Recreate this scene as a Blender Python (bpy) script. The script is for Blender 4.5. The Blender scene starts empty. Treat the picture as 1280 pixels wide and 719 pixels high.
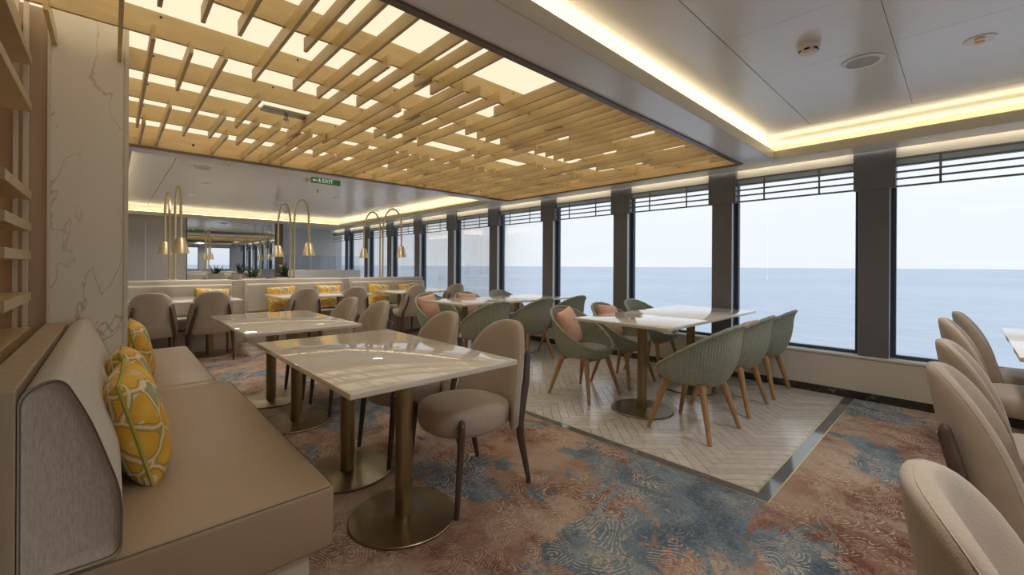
import bpy, bmesh, math, random
from mathutils import Vector, Matrix
R = math.radians
PI = math.pi
random.seed(7)
scene = bpy.context.scene
COL = scene.collection

# ------------------------------------------------------------------ camera
YAW, ROLL = R(43.3), R(0.31)
cam_d = bpy.data.cameras.new('camera'); cam = bpy.data.objects.new('camera', cam_d); COL.objects.link(cam)
cam_d.sensor_fit = 'HORIZONTAL'; cam_d.sensor_width = 36.0
cam_d.lens = 36.0 * 531.0 / 1280.0
cam_d.shift_y = -(359.5 - 332.2) / 1280.0
cam_d.clip_start = 0.03; cam_d.clip_end = 60000
fw = Vector((math.sin(YAW), math.cos(YAW), 0)); rt = Vector((math.cos(YAW), -math.sin(YAW), 0)); up = Vector((0, 0, 1))
r2 = rt * math.cos(ROLL) + up * math.sin(ROLL); u2 = -rt * math.sin(ROLL) + up * math.cos(ROLL)
m = Matrix((r2, u2, -fw)).transposed().to_4x4(); m.translation = (0, 0, 1.2)
cam.matrix_world = m
scene.camera = cam
# ------------------------------------------------------------------ view + sky
scene.view_settings.view_transform = 'Standard'; scene.view_settings.look = 'None'
scene.view_settings.gamma = 1.0; scene.view_settings.use_curve_mapping = False
scene.view_settings.exposure = 0.2
scene.cycles.diffuse_bounces = 8; scene.cycles.max_bounces = 14; scene.cycles.transparent_max_bounces = 16
W = bpy.data.worlds.new('overcast_sky'); scene.world = W; W.use_nodes = True
nt = W.node_tree; nt.nodes.clear()
o_ = nt.nodes.new('ShaderNodeOutputWorld'); bg = nt.nodes.new('ShaderNodeBackground')
tc = nt.nodes.new('ShaderNodeTexCoord'); sx = nt.nodes.new('ShaderNodeSeparateXYZ'); cr = nt.nodes.new('ShaderNodeValToRGB')
nt.links.new(tc.outputs['Generated'], sx.inputs[0]); nt.links.new(sx.outputs['Z'], cr.inputs[0])
e = cr.color_ramp.elements
e[0].position = 0.0; e[0].color = (0.86, 0.89, 0.93, 1)
e[1].position = 1.0; e[1].color = (0.84, 0.88, 0.94, 1)
x_ = e.new(0.12); x_.color = (0.90, 0.93, 0.96, 1); x_ = e.new(0.4); x_.color = (0.90, 0.93, 0.97, 1)
mp = nt.nodes.new('ShaderNodeMapping'); mp.inputs['Scale'].default_value = (2, 2, 14)
ns = nt.nodes.new('ShaderNodeTexNoise'); ns.inputs['Scale'].default_value = 1.4; ns.inputs['Detail'].default_value = 5
nt.links.new(tc.outputs['Generated'], mp.inputs[0]); nt.links.new(mp.outputs[0], ns.inputs[0])
mx = nt.nodes.new('ShaderNodeMix'); mx.data_type = 'RGBA'; mx.blend_type = 'ADD'
mr = nt.nodes.new('ShaderNodeMapRange'); mr.inputs['From Min'].default_value = 0.45; mr.inputs['From Max'].default_value = 0.75; mr.inputs['To Max'].default_value = 0.6
nt.links.new(ns.outputs[0], mr.inputs[0]); nt.links.new(mr.outputs[0], mx.inputs['Factor'])
nt.links.new(cr.outputs[0], mx.inputs['A']); mx.inputs['B'].default_value = (0.10, 0.09, 0.07, 1)
nt.links.new(mx.outputs['Result'], bg.inputs['Color']); bg.inputs['Strength'].default_value = 0.95
nt.links.new(bg.outputs[0], o_.inputs[0])

# ------------------------------------------------------------------ mesh builder
class MB:
    def __init__(s): s.v = []; s.f = []
    def add(s, vs, fs):
        n = len(s.v); s.v += [tuple(p) for p in vs]; s.f += [tuple(i + n for i in q) for q in fs]; return s
    def box(s, x0, x1, y0, y1, z0, z1):
        return s.add([(x0,y0,z0),(x1,y0,z0),(x1,y1,z0),(x0,y1,z0),(x0,y0,z1),(x1,y0,z1),(x1,y1,z1),(x0,y1,z1)],
            [(0,3,2,1),(4,5,6,7),(0,1,5,4),(1,2,6,5),(2,3,7,6),(3,0,4,7)])
    def rbox(s, x0, x1, y0, y1, z0, z1, r=0.01, seg=2):
        bm = bmesh.new(); t = MB().box(x0,x1,y0,y1,z0,z1)
        vs = [bm.verts.new(p) for p in t.v]
        for q in t.f: bm.faces.new([vs[i] for i in q])
        bmesh.ops.bevel(bm, geom=bm.edges[:], offset=r, segments=seg, profile=0.5, affect='EDGES')
        bm.verts.index_update()
        s.add([v.co[:] for v in bm.verts], [[v.index for v in f.verts] for f in bm.faces]); bm.free(); return s
    def rings(s, rings, cap0=True, cap1=True, closed=True):
        n = len(rings[0]); vs = [p for r in rings for p in r]; fs = []
        for i in range(len(rings) - 1):
            for j in range(n if closed else n - 1):
                k = (j + 1) % n
                fs.append((i*n+j, i*n+k, (i+1)*n+k, (i+1)*n+j))
        if cap0: fs.append(tuple(range(n-1, -1, -1)))
        if cap1: fs.append(tuple(range((len(rings)-1)*n, len(rings)*n)))
        return s.add(vs, fs)
    def lathe(s, prof, n=24, c=(0,0,0), cap0=True, cap1=True):
        return s.rings([[(c[0]+r*math.cos(2*PI*j/n), c[1]+r*math.sin(2*PI*j/n), c[2]+z) for j in range(n)] for r, z in prof], cap0, cap1)
    def tube(s, path, rad, n=8, flat=1.0, cap=True):
        P = [Vector(p) for p in path]; rs = rad if isinstance(rad, (list, tuple)) else [rad]*len(P)
        rings = []; ref = None
        for i, p in enumerate(P):
            t = (P[min(i+1, len(P)-1)] - P[max(i-1, 0)]).normalized()
            if ref is None:
                a = Vector((1,0,0)) if abs(t.x) < 0.8 else Vector((0,1,0))
            else: a = ref
            b = t.cross(a).normalized(); a = b.cross(t).normalized(); ref = a
            rings.append([tuple(p + (a*math.cos(2*PI*j/n)*flat + b*math.sin(2*PI*j/n))*rs[i]) for j in range(n)])
        return s.rings(rings, cap, cap)
    def loop_tube(s, path, rad, n=8, twist=0):
        P = [Vector(p) for p in path]; N = len(P); rings = []
        for i, p in enumerate(P):
            t = (P[(i+1) % N] - P[i-1]).normalized(); a = Vector((0,0,1)) - t*t.z; a.normalize(); b = t.cross(a)
            rings.append([tuple(p + (a*math.cos(2*PI*j/n) + b*math.sin(2*PI*j/n))*rad(i, j)) for j in range(n)])
        vs = [q for r in rings for q in r]; fs = []
        for i in range(N):
            for j in range(n):
                k = (j+1) % n; i2 = (i+1) % N
                fs.append((i*n+j, i*n+k, i2*n+k, i2*n+j))
        return s.add(vs, fs)
    def prism(s, poly, axis, a, b):
        def P(u, v, w): return {'x': (w,u,v), 'y': (u,w,v), 'z': (u,v,w)}[axis]
        n = len(poly); vs = [P(u,v,a) for u,v in poly] + [P(u,v,b) for u,v in poly]
        fs = [tuple(range(n-1,-1,-1)), tuple(range(n,2*n))] + [(i,(i+1)%n,n+(i+1)%n,n+i) for i in range(n)]
        return s.add(vs, fs)
    def mesh(s, name, mat, smooth=0):
        me = bpy.data.meshes.new(name); me.from_pydata(s.v, [], s.f); me.update()
        bm = bmesh.new(); bm.from_mesh(me); bmesh.ops.recalc_face_normals(bm, faces=bm.faces[:]); bm.to_mesh(me); bm.free()
        if mat is not None: me.materials.append(mat)
        if smooth:
            for p in me.polygons: p.use_smooth = True
            try: me.set_sharp_from_angle(angle=R(smooth))
            except Exception: pass
        return me
    def build(s, name, mat, parent=None, smooth=0, **kw):
        return link(name, s.mesh(name, mat, smooth), parent, **kw)

def tag(o, label=None, cat=None, group=None, kind=None):
    if label: o['label'] = label
    if cat: o['category'] = cat
    if group: o['group'] = group
    if kind: o['kind'] = kind
    return o
def link(name, data, parent=None, **kw):
    o = bpy.data.objects.new(name, data); COL.objects.link(o)
    if parent: o.parent = parent
    return tag(o, **kw)
def empty(name, loc=(0,0,0), rz=0, **kw):
    o = link(name, None, **kw); o.location = loc; o.rotation_euler.z = rz; o.empty_display_size = 0.1; return o
def clone(o, loc=None, rz=None, parent=None, **kw):
    c = o.copy(); COL.objects.link(c)
    if parent: c.parent = parent
    if loc is not None: c.location = loc
    if rz is not None: c.rotation_euler.z = rz
    for ch in [k for k in o.children]: clone(ch, parent=c)
    return tag(c, **kw)

# ------------------------------------------------------------------ materials
def mat(name, col, rough=0.5, metal=0.0, var=0.0, vscale=8.0, vstretch=(1,1,1), bump=0.0, bscale=60.0, spec=0.5, rnd=0.0, coat=0.0, sheen=0.0, emit=None, est=0.0):
    m = bpy.data.materials.new(name); m.use_nodes = True; t = m.node_tree; b = t.nodes['Principled BSDF']
    b.inputs['Base Color'].default_value = (*col, 1); b.inputs['Roughness'].default_value = rough; b.inputs['Metallic'].default_value = metal
    b.inputs['Specular IOR Level'].default_value = spec; b.inputs['Coat Weight'].default_value = coat; b.inputs['Sheen Weight'].default_value = sheen
    if emit: b.inputs['Emission Color'].default_value = (*emit, 1); b.inputs['Emission Strength'].default_value = est
    tcn = t.nodes.new('ShaderNodeTexCoord'); mpn = t.nodes.new('ShaderNodeMapping'); mpn.inputs['Scale'].default_value = vstretch
    t.links.new(tcn.outputs['Object'], mpn.inputs[0])
    if var or rnd:
        n = t.nodes.new('ShaderNodeTexNoise'); n.inputs['Scale'].default_value = vscale; n.inputs['Detail'].default_value = 4
        t.links.new(mpn.outputs[0], n.inputs[0])
        mm = t.nodes.new('ShaderNodeMapRange'); mm.inputs['From Min'].default_value = 0.3; mm.inputs['From Max'].default_value = 0.7
        mm.inputs['To Min'].default_value = 1 - var; mm.inputs['To Max'].default_value = 1 + var; t.links.new(n.outputs[0], mm.inputs[0])
        val = mm.outputs[0]
        if rnd:
            oi = t.nodes.new('ShaderNodeObjectInfo'); m2 = t.nodes.new('ShaderNodeMapRange'); m2.inputs['To Min'].default_value = 1 - rnd; m2.inputs['To Max'].default_value = 1 + rnd
            t.links.new(oi.outputs['Random'], m2.inputs[0]); mu = t.nodes.new('ShaderNodeMath'); mu.operation = 'MULTIPLY'
            t.links.new(val, mu.inputs[0]); t.links.new(m2.outputs[0], mu.inputs[1]); val = mu.outputs[0]
        h = t.nodes.new('ShaderNodeHueSaturation'); h.inputs['Color'].default_value = (*col, 1); t.links.new(val, h.inputs['Value']); t.links.new(h.outputs[0], b.inputs['Base Color'])
    if bump:
        n = t.nodes.new('ShaderNodeTexNoise'); n.inputs['Scale'].default_value = bscale; n.inputs['Detail'].default_value = 3
        t.links.new(mpn.outputs[0], n.inputs[0]); bp = t.nodes.new('ShaderNodeBump'); bp.inputs['Strength'].default_value = bump; bp.inputs['Distance'].default_value = 0.004
        t.links.new(n.outputs[0], bp.inputs['Height']); t.links.new(bp.outputs[0], b.inputs['Normal'])
    return m
def emis(name, col, st):
    m = bpy.data.materials.new(name); m.use_nodes = True; t = m.node_tree; t.nodes.clear()
    o = t.nodes.new('ShaderNodeOutputMaterial'); e = t.nodes.new('ShaderNodeEmission'); e.inputs[0].default_value = (*col, 1); e.inputs[1].default_value = st
    t.links.new(e.outputs[0], o.inputs[0]); return m
class NT:   # small node helper
    def __init__(s, m): s.t = m.node_tree
    def n(s, typ, **kw):
        k = s.t.nodes.new(typ)
        for a, v in kw.items():
            if hasattr(k, a): setattr(k, a, v)
            else: k.inputs[a.replace('_', ' ')].default_value = v
        return k
    def l(s, a, b): s.t.links.new(a, b)
    def math(s, op, a, b=None, clamp=False):
        k = s.t.nodes.new('ShaderNodeMath'); k.operation = op; k.use_clamp = clamp
        for i, q in enumerate((a, b)):
            if q is None: continue
            if isinstance(q, (int, float)): k.inputs[i].default_value = q
            else: s.l(q, k.inputs[i])
        return k.outputs[0]
    def ss(s, v, lo, hi):
        k = s.t.nodes.new('ShaderNodeMapRange'); k.interpolation_type = 'SMOOTHSTEP'; k.inputs['From Min'].default_value = lo; k.inputs['From Max'].default_value = hi
        s.l(v, k.inputs[0]); return k.outputs[0]
    def mix(s, f, a, b):
        k = s.t.nodes.new('ShaderNodeMix'); k.data_type = 'RGBA'
        for q, nm in ((f, 'Factor'), (a, 'A'), (b, 'B')):
            if isinstance(q, (int, float)): k.inputs[nm].default_value = q
            elif isinstance(q, tuple): k.inputs[nm].default_value = (*q, 1)
            else: s.l(q, k.inputs[nm])
        return k.outputs['Result']

M = {}
M['grout'] = mat('grout', (0.16, 0.14, 0.12), 0.9)
M['plank'] = mat('plank_tile', (0.58, 0.54, 0.495), 0.2, var=0.10, vscale=5, vstretch=(3, 3, 1), rnd=0.09)
M['brass_line'] = mat('brass_line', (0.62, 0.50, 0.24), 0.35, 0.8)
M['brass'] = mat('brushed_brass', (0.36, 0.285, 0.15), 0.34, 1.0, var=0.12, vscale=30, vstretch=(1, 1, .05))
M['brass_disc'] = mat('brushed_brass_disc', (0.30, 0.25, 0.15), 0.36, 1.0, var=0.08, vscale=20)
M['gold'] = mat('gold_lamp', (0.62, 0.50, 0.29), 0.38, 0.75)
M['taupe'] = mat('taupe_fabric', (0.46, 0.38, 0.31), 0.62, var=0.05, vscale=14, bump=0.25, bscale=260, sheen=0.25)
M['walnut'] = mat('dark_walnut', (0.085, 0.055, 0.042), 0.42, var=0.25, vscale=12, vstretch=(5, 5, .6))
M['bolt'] = mat('steel_bolt', (0.7, 0.68, 0.62), 0.25, 1.0)
M['oak'] = mat('oak_leg', (0.42, 0.25, 0.12), 0.45, var=0.18, vscale=10, vstretch=(6, 6, .6))
M['wicker'] = mat('green_wicker', (0.325, 0.355, 0.30), 0.55, var=0.10, vscale=40, bump=0.5, bscale=150)
M['seatpad'] = mat('grey_green_pad', (0.36, 0.385, 0.36), 0.45, var=0.04)
M['pink'] = mat('salmon_cushion', (0.80, 0.47, 0.36), 0.8, var=0.06, vscale=20, bump=0.3, bscale=200, sheen=0.2)
M['pink_pipe'] = mat('salmon_piping', (0.66, 0.30, 0.20), 0.8)
M['bench'] = mat('taupe_leather', (0.37, 0.27, 0.175), 0.42, var=0.03, vscale=5, bump=0.08, bscale=320)
M['linen'] = mat('linen_weave', (0.50, 0.455, 0.385), 0.85, var=0.14, vscale=220, vstretch=(1, 1, .25), bump=0.3, bscale=300, sheen=0.2)
M['linen_back'] = mat('pale_upholstery', (0.55, 0.495, 0.41), 0.75, var=0.05, vscale=60, sheen=0.1)
M['seam'] = mat('seam_thread', (0.16, 0.13, 0.10), 0.8)
M['lightwood'] = mat('pale_wood', (0.40, 0.32, 0.24), 0.5, var=0.12, vscale=6, vstretch=(6, 6, .4))
M['plinth'] = mat('cream_plinth', (0.55, 0.49, 0.41), 0.6, var=0.05)
M['pillar'] = mat('dark_pillar_cladding', (0.15, 0.155, 0.168), 0.42, var=0.06)
M['alu'] = mat('aluminium_edge', (0.72, 0.77, 0.82), 0.4, 0.0)  # pale tone holds the sky light on pillar sides; also the door edge
M['frame'] = mat('window_frame_dark', (0.05, 0.075, 0.11), 0.35)
M['bar'] = mat('pelmet_bar', (0.17, 0.19, 0.20), 0.4, 0.2)
M['cream'] = mat('cream_panel', (0.66, 0.62, 0.53), 0.55, var=0.02)
M['blindcloth'] = mat('grey_blind', (0.66, 0.66, 0.62), 0.8)
def translucent(name, col):
    m = bpy.data.materials.new(name); m.use_nodes = True; t = m.node_tree; t.nodes.clear(); k = t.nodes.new
    o = k('ShaderNodeOutputMaterial'); d = k('ShaderNodeBsdfDiffuse'); tr = k('ShaderNodeBsdfTranslucent'); mx = k('ShaderNodeMixShader'); mx.inputs[0].default_value = .5
    d.inputs[0].default_value = (*col, 1); tr.inputs[0].default_value = (*col, 1)
    t.links.new(d.outputs[0], mx.inputs[1]); t.links.new(tr.outputs[0], mx.inputs[2]); t.links.new(mx.outputs[0], o.inputs[0]); return m
M['blindcloth'] = translucent('blind_cloth', (.72, .72, .68))
M['sillpanel'] = mat('window_wall_panel', (0.68, 0.635, 0.555), 0.55, var=0.02, vscale=3)
M['sill'] = mat('white_sill', (0.74, 0.73, 0.70), 0.35)
M['soffit'] = mat('grey_soffit', (0.80, 0.80, 0.80), 0.22, var=0.01)
M['ceil'] = mat('gloss_ceiling_panel', (0.74, 0.735, 0.72), 0.20, var=0.01, spec=0.6)
M['lip'] = mat('cove_lip', (0.62, 0.57, 0.45), 0.4)
M['gold_board'] = mat('gold_painted_wood', (0.60, 0.455, 0.225), 0.45, var=0.10, vscale=3, vstretch=(2, 2, 6), rnd=0.06)
M['gold_end'] = mat('ash_board', (0.66, 0.47, 0.24), 0.5, var=0.12, vscale=4, vstretch=(1, 1, 8))
M['hole'] = mat('dark_hole', (0.02, 0.016, 0.01), 0.6)
M['greywall'] = mat('grey_wall_panel', (0.47, 0.45, 0.425), 0.4, var=0.02)
M['whitewall'] = mat('white_wall', (0.66, 0.66, 0.65), 0.5)
M['bronze'] = mat('bronze_frame', (0.16, 0.12, 0.08), 0.4, 0.3)
M['mirror'] = mat('mirror_glass', (0.80, 0.83, 0.86), 0.015, 1.0)
M['brownpanel'] = mat('warm_wood_panel', (0.50, 0.345, 0.165), 0.5, var=0.12, vscale=5, vstretch=(5, 5, .4))
M['pilaster'] = mat('brown_wood_veneer', (0.47, 0.355, 0.265), 0.45, var=0.08, vscale=5, vstretch=(5, 5, .3))
M['shelf'] = mat('shelf_champagne', (0.50, 0.40, 0.245), 0.42, 0.15, var=0.06)
M['white_plastic'] = mat('white_plastic', (0.72, 0.70, 0.66), 0.4)
M['grille'] = mat('speaker_grille', (0.40, 0.40, 0.40), 0.6)
M['amber'] = mat('amber_lens', (0.75, 0.42, 0.16), 0.3)
M['green'] = mat('exit_green', (0.075, 0.21, 0.05), 0.4, emit=(0.06, 0.20, 0.05), est=0.15)
M['signwhite'] = mat('sign_white', (0.8, 0.85, 0.8), 0.4, emit=(0.8, 0.9, 0.8), est=0.4)
M['leaf'] = mat('spiky_leaf', (0.035, 0.075, 0.03), 0.45, var=0.3, vscale=20)
M['soil'] = mat('planter_soil', (0.06, 0.045, 0.03), 0.9)
M['red'] = mat('red_plastic', (0.55, 0.05, 0.04), 0.4)
M['steel'] = mat('dull_steel', (0.42, 0.40, 0.36), 0.35, 0.8)
M['backlight'] = emis('backlit_ceiling_sheet', (1.0, 0.835, 0.585), 0.95)
M['led'] = emis('led_strip', (1.0, 0.80, 0.48), 10.0)
M['led_window'] = emis('led_strip_window', (1.0, 0.90, 0.72), 9.0)
# green marble/dark marble skirting
def marble(name, base, vein, scale, lo, rough, stretch=(1, 1, 1), w=0.02):
    m = mat(name, base, rough); k = NT(m); b = m.node_tree.nodes['Principled BSDF']
    tcn = k.n('ShaderNodeTexCoord'); mp = k.n('ShaderNodeMapping'); mp.inputs['Scale'].default_value = stretch; k.l(tcn.outputs['Object'], mp.inputs[0])
    n1 = k.n('ShaderNodeTexNoise', Scale=scale, Detail=5.0, Distortion=0.8); k.l(mp.outputs[0], n1.inputs['Vector'])
    d = k.math('ABSOLUTE', k.math('SUBTRACT', n1.outputs[0], 0.5)); v = k.math('SUBTRACT', 1.0, k.ss(d, 0.0, w))
    n2 = k.n('ShaderNodeTexNoise', Scale=scale*0.7, Detail=2.0); k.l(mp.outputs[0], n2.inputs['Vector'])
    v = k.math('MULTIPLY', v, k.ss(n2.outputs[0], lo, lo + 0.2))
    n3 = k.n('ShaderNodeTexNoise', Scale=scale*2, Detail=4.0); k.l(mp.outputs[0], n3.inputs['Vector'])
    c0 = k.mix(k.math('MULTIPLY', n3.outputs[0], 0.5), base, tuple(min(1, q*0.82) for q in base))
    k.l(k.mix(v, c0, vein), b.inputs['Base Color']); return m
M['darkmarble'] = marble('dark_marble', (0.045, 0.035, 0.030), (0.30, 0.24, 0.17), 6, 0.45, 0.2, w=0.015)
M['bluemarble'] = marble('slate_marble', (0.135, 0.14, 0.155), (0.42, 0.36, 0.28), 5, 0.5, 0.08, w=0.012)
M['bluemarble'].node_tree.nodes['Principled BSDF'].inputs['IOR'].default_value = 1.8
M['whitemarble'] = marble('white_marble', (0.80, 0.755, 0.67), (0.50, 0.44, 0.37), 1.6, 0.40, 0.3, (1.4, 1.4, 0.8), w=0.007)
M['quartz'] = marble('cream_quartz', (0.79, 0.74, 0.67), (0.68, 0.61, 0.53), 2.0, 0.5, 0.04, w=0.012)
M['quartz'].node_tree.nodes['Principled BSDF'].inputs['IOR'].default_value = 1.75
# glass: clear sheet with a weak reflection
def glass(name, refl, tint):
    m = bpy.data.materials.new(name); m.use_nodes = True; t = m.node_tree; t.nodes.clear(); k = NT(m)
    o = k.n('ShaderNodeOutputMaterial'); tr = k.n('ShaderNodeBsdfTransparent'); tr.inputs[0].default_value = (*tint, 1)
    gl = k.n('ShaderNodeBsdfGlossy'); gl.inputs['Roughness'].default_value = 0.0; mx = k.n('ShaderNodeMixShader'); fr = k.n('ShaderNodeFresnel', IOR=1.35)
    k.l(k.math('MULTIPLY', fr.outputs[0], refl), mx.inputs[0]); k.l(tr.outputs[0], mx.inputs[1]); k.l(gl.outputs[0], mx.inputs[2]); k.l(mx.outputs[0], o.inputs[0]); return m
M['glass'] = glass('window_glass', 0.5, (0.97, 0.985, 1.0))
M['screen'] = glass('screen_glass', 1.0, (0.90, 0.94, 0.97))
# lemon print
def lemon():
    m = mat('lemon_print', (0.8, 0.6, 0.1), 0.75, bump=0.15, bscale=200); k = NT(m); b = m.node_tree.nodes['Principled BSDF']
    tcn = k.n('ShaderNodeTexCoord'); nz = k.n('ShaderNodeTexNoise', Scale=6.0, Detail=2.0); k.l(tcn.outputs['Object'], nz.inputs['Vector'])
    vm = k.n('ShaderNodeVectorMath', operation='MULTIPLY_ADD'); k.l(nz.outputs['Color'], vm.inputs[0]); vm.inputs[1].default_value = (0.07, 0.07, 0.07); k.l(tcn.outputs['Object'], vm.inputs[2])
    v = k.n('ShaderNodeTexVoronoi', feature='F1', Scale=8.5); k.l(vm.outputs[0], v.inputs['Vector'])
    ve = k.n('ShaderNodeTexVoronoi', feature='DISTANCE_TO_EDGE', Scale=8.5); k.l(vm.outputs[0], ve.inputs['Vector'])
    sp = k.n('ShaderNodeSeparateColor'); k.l(v.outputs['Color'], sp.inputs[0])
    lem = k.mix(k.ss(v.outputs['Distance'], 0.05, 0.5), (0.80, 0.53, 0.07), (0.72, 0.38, 0.03))
    leafc = k.mix(sp.outputs['Green'], (0.26, 0.27, 0.11), (0.40, 0.40, 0.22))
    c = k.mix(k.ss(sp.outputs['Red'], 0.85, 0.87), lem, leafc)
    n2 = k.n('ShaderNodeTexNoise', Scale=16.0, Detail=1.0); k.l(tcn.outputs['Object'], n2.inputs['Vector'])
    wh = k.math('SUBTRACT', 1.0, k.ss(ve.outputs['Distance'], 0.015, 0.035)); wh2 = k.ss(n2.outputs[0], 0.60, 0.63)
    c = k.mix(k.math('MAXIMUM', wh, k.math('MULTIPLY', wh2, 0.8)), c, (0.72, 0.66, 0.52))
    gl = k.math('MULTIPLY', k.ss(ve.outputs['Distance'], 0.05, 0.065), k.math('SUBTRACT', 1.0, k.ss(ve.outputs['Distance'], 0.085, 0.10)))
    c = k.mix(k.math('MULTIPLY', gl, k.ss(sp.outputs['Blue'], 0.4, 0.42)), c, (0.30, 0.30, 0.11))
    k.l(c, b.inputs['Base Color']); return m
M['lemon'] = lemon(); M['green_pipe'] = mat('green_piping', (0.38, 0.36, 0.06), 0.7)
# carpet
def carpet():
    m = mat('patterned_carpet', (0.4, 0.3, 0.25), 0.95, spec=0.1, bump=0.5, bscale=420); k = NT(m); b = m.node_tree.nodes['Principled BSDF']
    tcn = k.n('ShaderNodeTexCoord'); P = tcn.outputs['Object']
    def noise(scale, detail, off, rough=0.6, dist=0.4, st=(1, 1, 1)):
        mp = k.n('ShaderNodeMapping'); mp.inputs['Location'].default_value = off; mp.inputs['Scale'].default_value = st; k.l(P, mp.inputs[0])
        n = k.n('ShaderNodeTexNoise', Scale=scale, Detail=detail, Roughness=rough, Distortion=dist); k.l(mp.outputs[0], n.inputs['Vector']); return n.outputs[0]
    base = k.mix(k.ss(noise(1.9, 9, (3, 1, 0), 0.70), 0.38, 0.60), (0.185, 0.066, 0.045), (0.41, 0.26, 0.185))
    base = k.mix(k.ss(noise(1.5, 8, (7, 2, 0), 0.66), 0.45, 0.60), base, (0.48, 0.365, 0.285))
    blue = k.mix(k.ss(noise(2.6, 9, (1, 9, 0), 0.72), 0.38, 0.62), (0.045, 0.115, 0.185), (0.19, 0.28, 0.34))
    def blobs(L):       # soft patches where the woven design turns to another colour
        tot = None
        for x, y, r, amp in L:
            d = k.n('ShaderNodeVectorMath', operation='DISTANCE'); k.l(P, d.inputs[0]); d.inputs[1].default_value = (x, y, 0)
            q = k.math('DIVIDE', d.outputs['Value'], r); q = k.math('MULTIPLY', k.math('MULTIPLY', q, q), -1.0); q = k.math('MULTIPLY', k.math('EXPONENT', q), amp)
            tot = q if tot is None else k.math('ADD', tot, q)
        return tot
    bias = blobs([(2.3, 1.2, .38, .13), (2.15, 1.6, .22, .09), (1.45, 1.93, .22, .10), (1.52, 1.1, .2, .09), (1.98, .85, .25, .09), (3.45, .4, .28, .10), (4.8, .42, .3, .10), (2.06, .45, .18, .09), (1.7, 3.57, .25, .08),
                  (2.2, 2.0, .3, -.10), (1.3, 1.5, .28, -.09), (3.2, .68, .3, -.08), (2.6, .3, .3, -.08), (1.85, 1.13, .14, -.10), (4.1, .28, .25, -.08), (1.0, 1.6, .3, -.07)])
    c = k.mix(k.ss(k.math('ADD', noise(1.7, 10, (12.35, 4.1, 0), 0.70, 0.8), bias), 0.515, 0.565), base, blue)
    # feathery fish-scale arcs
    wz = k.n('ShaderNodeTexNoise', Scale=2.2, Detail=2.0); k.l(P, wz.inputs['Vector'])
    vm = k.n('ShaderNodeVectorMath', operation='MULTIPLY_ADD'); k.l(wz.outputs['Color'], vm.inputs[0]); vm.inputs[1].default_value = (0.5, 0.5, 0.0); k.l(P, vm.inputs[2])
    def arcset(sc, fr, off):
        mp = k.n('ShaderNodeMapping'); mp.inputs['Location'].default_value = off; mp.inputs['Scale'].default_value = (1.0, 0.7, 1); k.l(vm.outputs[0], mp.inputs[0])
        vo = k.n('ShaderNodeTexVoronoi', feature='F1', Scale=sc); vo.voronoi_dimensions = '2D'; k.l(mp.outputs[0], vo.inputs['Vector'])
        df = k.n('ShaderNodeVectorMath', operation='SUBTRACT'); k.l(mp.outputs[0], df.inputs[0]); k.l(vo.outputs['Position'], df.inputs[1])
        dt = k.n('ShaderNodeVectorMath', operation='DOT_PRODUCT'); k.l(df.outputs[0], dt.inputs[0]); dt.inputs[1].default_value = (sc*.75, -sc*.65, 0)
        half = k.ss(dt.outputs['Value'], -.16, -.06)
        return k.math('MULTIPLY', k.ss(k.math('SINE', k.math('MULTIPLY', vo.outputs['Distance'], fr)), 0.35, 0.8), half)
    arcs = k.math('MAXIMUM', arcset(6.2, 66.0, (0, 0, 0)), k.math('MULTIPLY', arcset(4.8, 92.0, (3.3, 1.7, 0)), k.ss(noise(4, 2, (9, 9, 0)), 0.42, 0.52)))
    brk = k.ss(noise(40, 2, (5, 5, 0), 0.5, 0.0), 0.40, 0.50)
    msk = k.math('MULTIPLY', k.ss(noise(1.35, 5, (20.5, 3.2, 0), 0.6), 0.37, 0.51), brk)
    c = k.mix(k.math('MULTIPLY', k.math('MULTIPLY', arcs, msk), 0.85), c, (0.66, 0.545, 0.43))
    g = noise(300, 2, (0, 0, 0)); c = k.mix(k.math('MULTIPLY', k.ss(g, 0.35, 0.65), 0.38), c, (0.16, 0.10, 0.085))
    g2 = noise(60, 6, (2, 2, 0), 0.7, 0.0); c = k.mix(k.math('MULTIPLY', k.ss(g2, 0.45, 0.62), 0.20), c, (0.55, 0.45, 0.37))
    k.l(c, b.inputs['Base Color']); return m
M['carpet'] = carpet()
# sea
def sea():
    m = mat('sea_water', (0.34, 0.46, 0.62), 0.6, spec=0.25); k = NT(m); b = m.node_tree.nodes['Principled BSDF']
    tcn = k.n('ShaderNodeTexCoord'); mp = k.n('ShaderNodeMapping'); mp.inputs['Scale'].default_value = (1, 0.35, 1); k.l(tcn.outputs['Object'], mp.inputs[0])
    n = k.n('ShaderNodeTexNoise', Scale=0.12, Detail=8.0, Roughness=0.62); k.l(mp.outputs[0], n.inputs['Vector'])
    n2 = k.n('ShaderNodeTexNoise', Scale=0.0022, Detail=4.0); k.l(tcn.outputs['Object'], n2.inputs['Vector'])
    f = k.math('ADD', k.math('MULTIPLY', n.outputs[0], 0.7), k.math('MULTIPLY', n2.outputs[0], 0.5))
    k.l(k.mix(k.ss(f, 0.4, 0.8), (0.52, 0.61, 0.725), (0.66, 0.74, 0.83)), b.inputs['Base Color']); return m
M['sea'] = sea()

# ================================================================== SETTING
XW = 4.96; SOF = 2.235; CEI = 2.40
TX0, TY0, TY1 = 2.43, 0.67, 6.0      # tiled zone (outer edge of its border)
LX, RY, BY = -1.3, -3.2, 13.4         # left wall, wall behind, far wall
def struct(name, mb, mt, smooth=0, **kw): return mb.build(name, mt, smooth=smooth, kind='structure', **kw)
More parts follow.
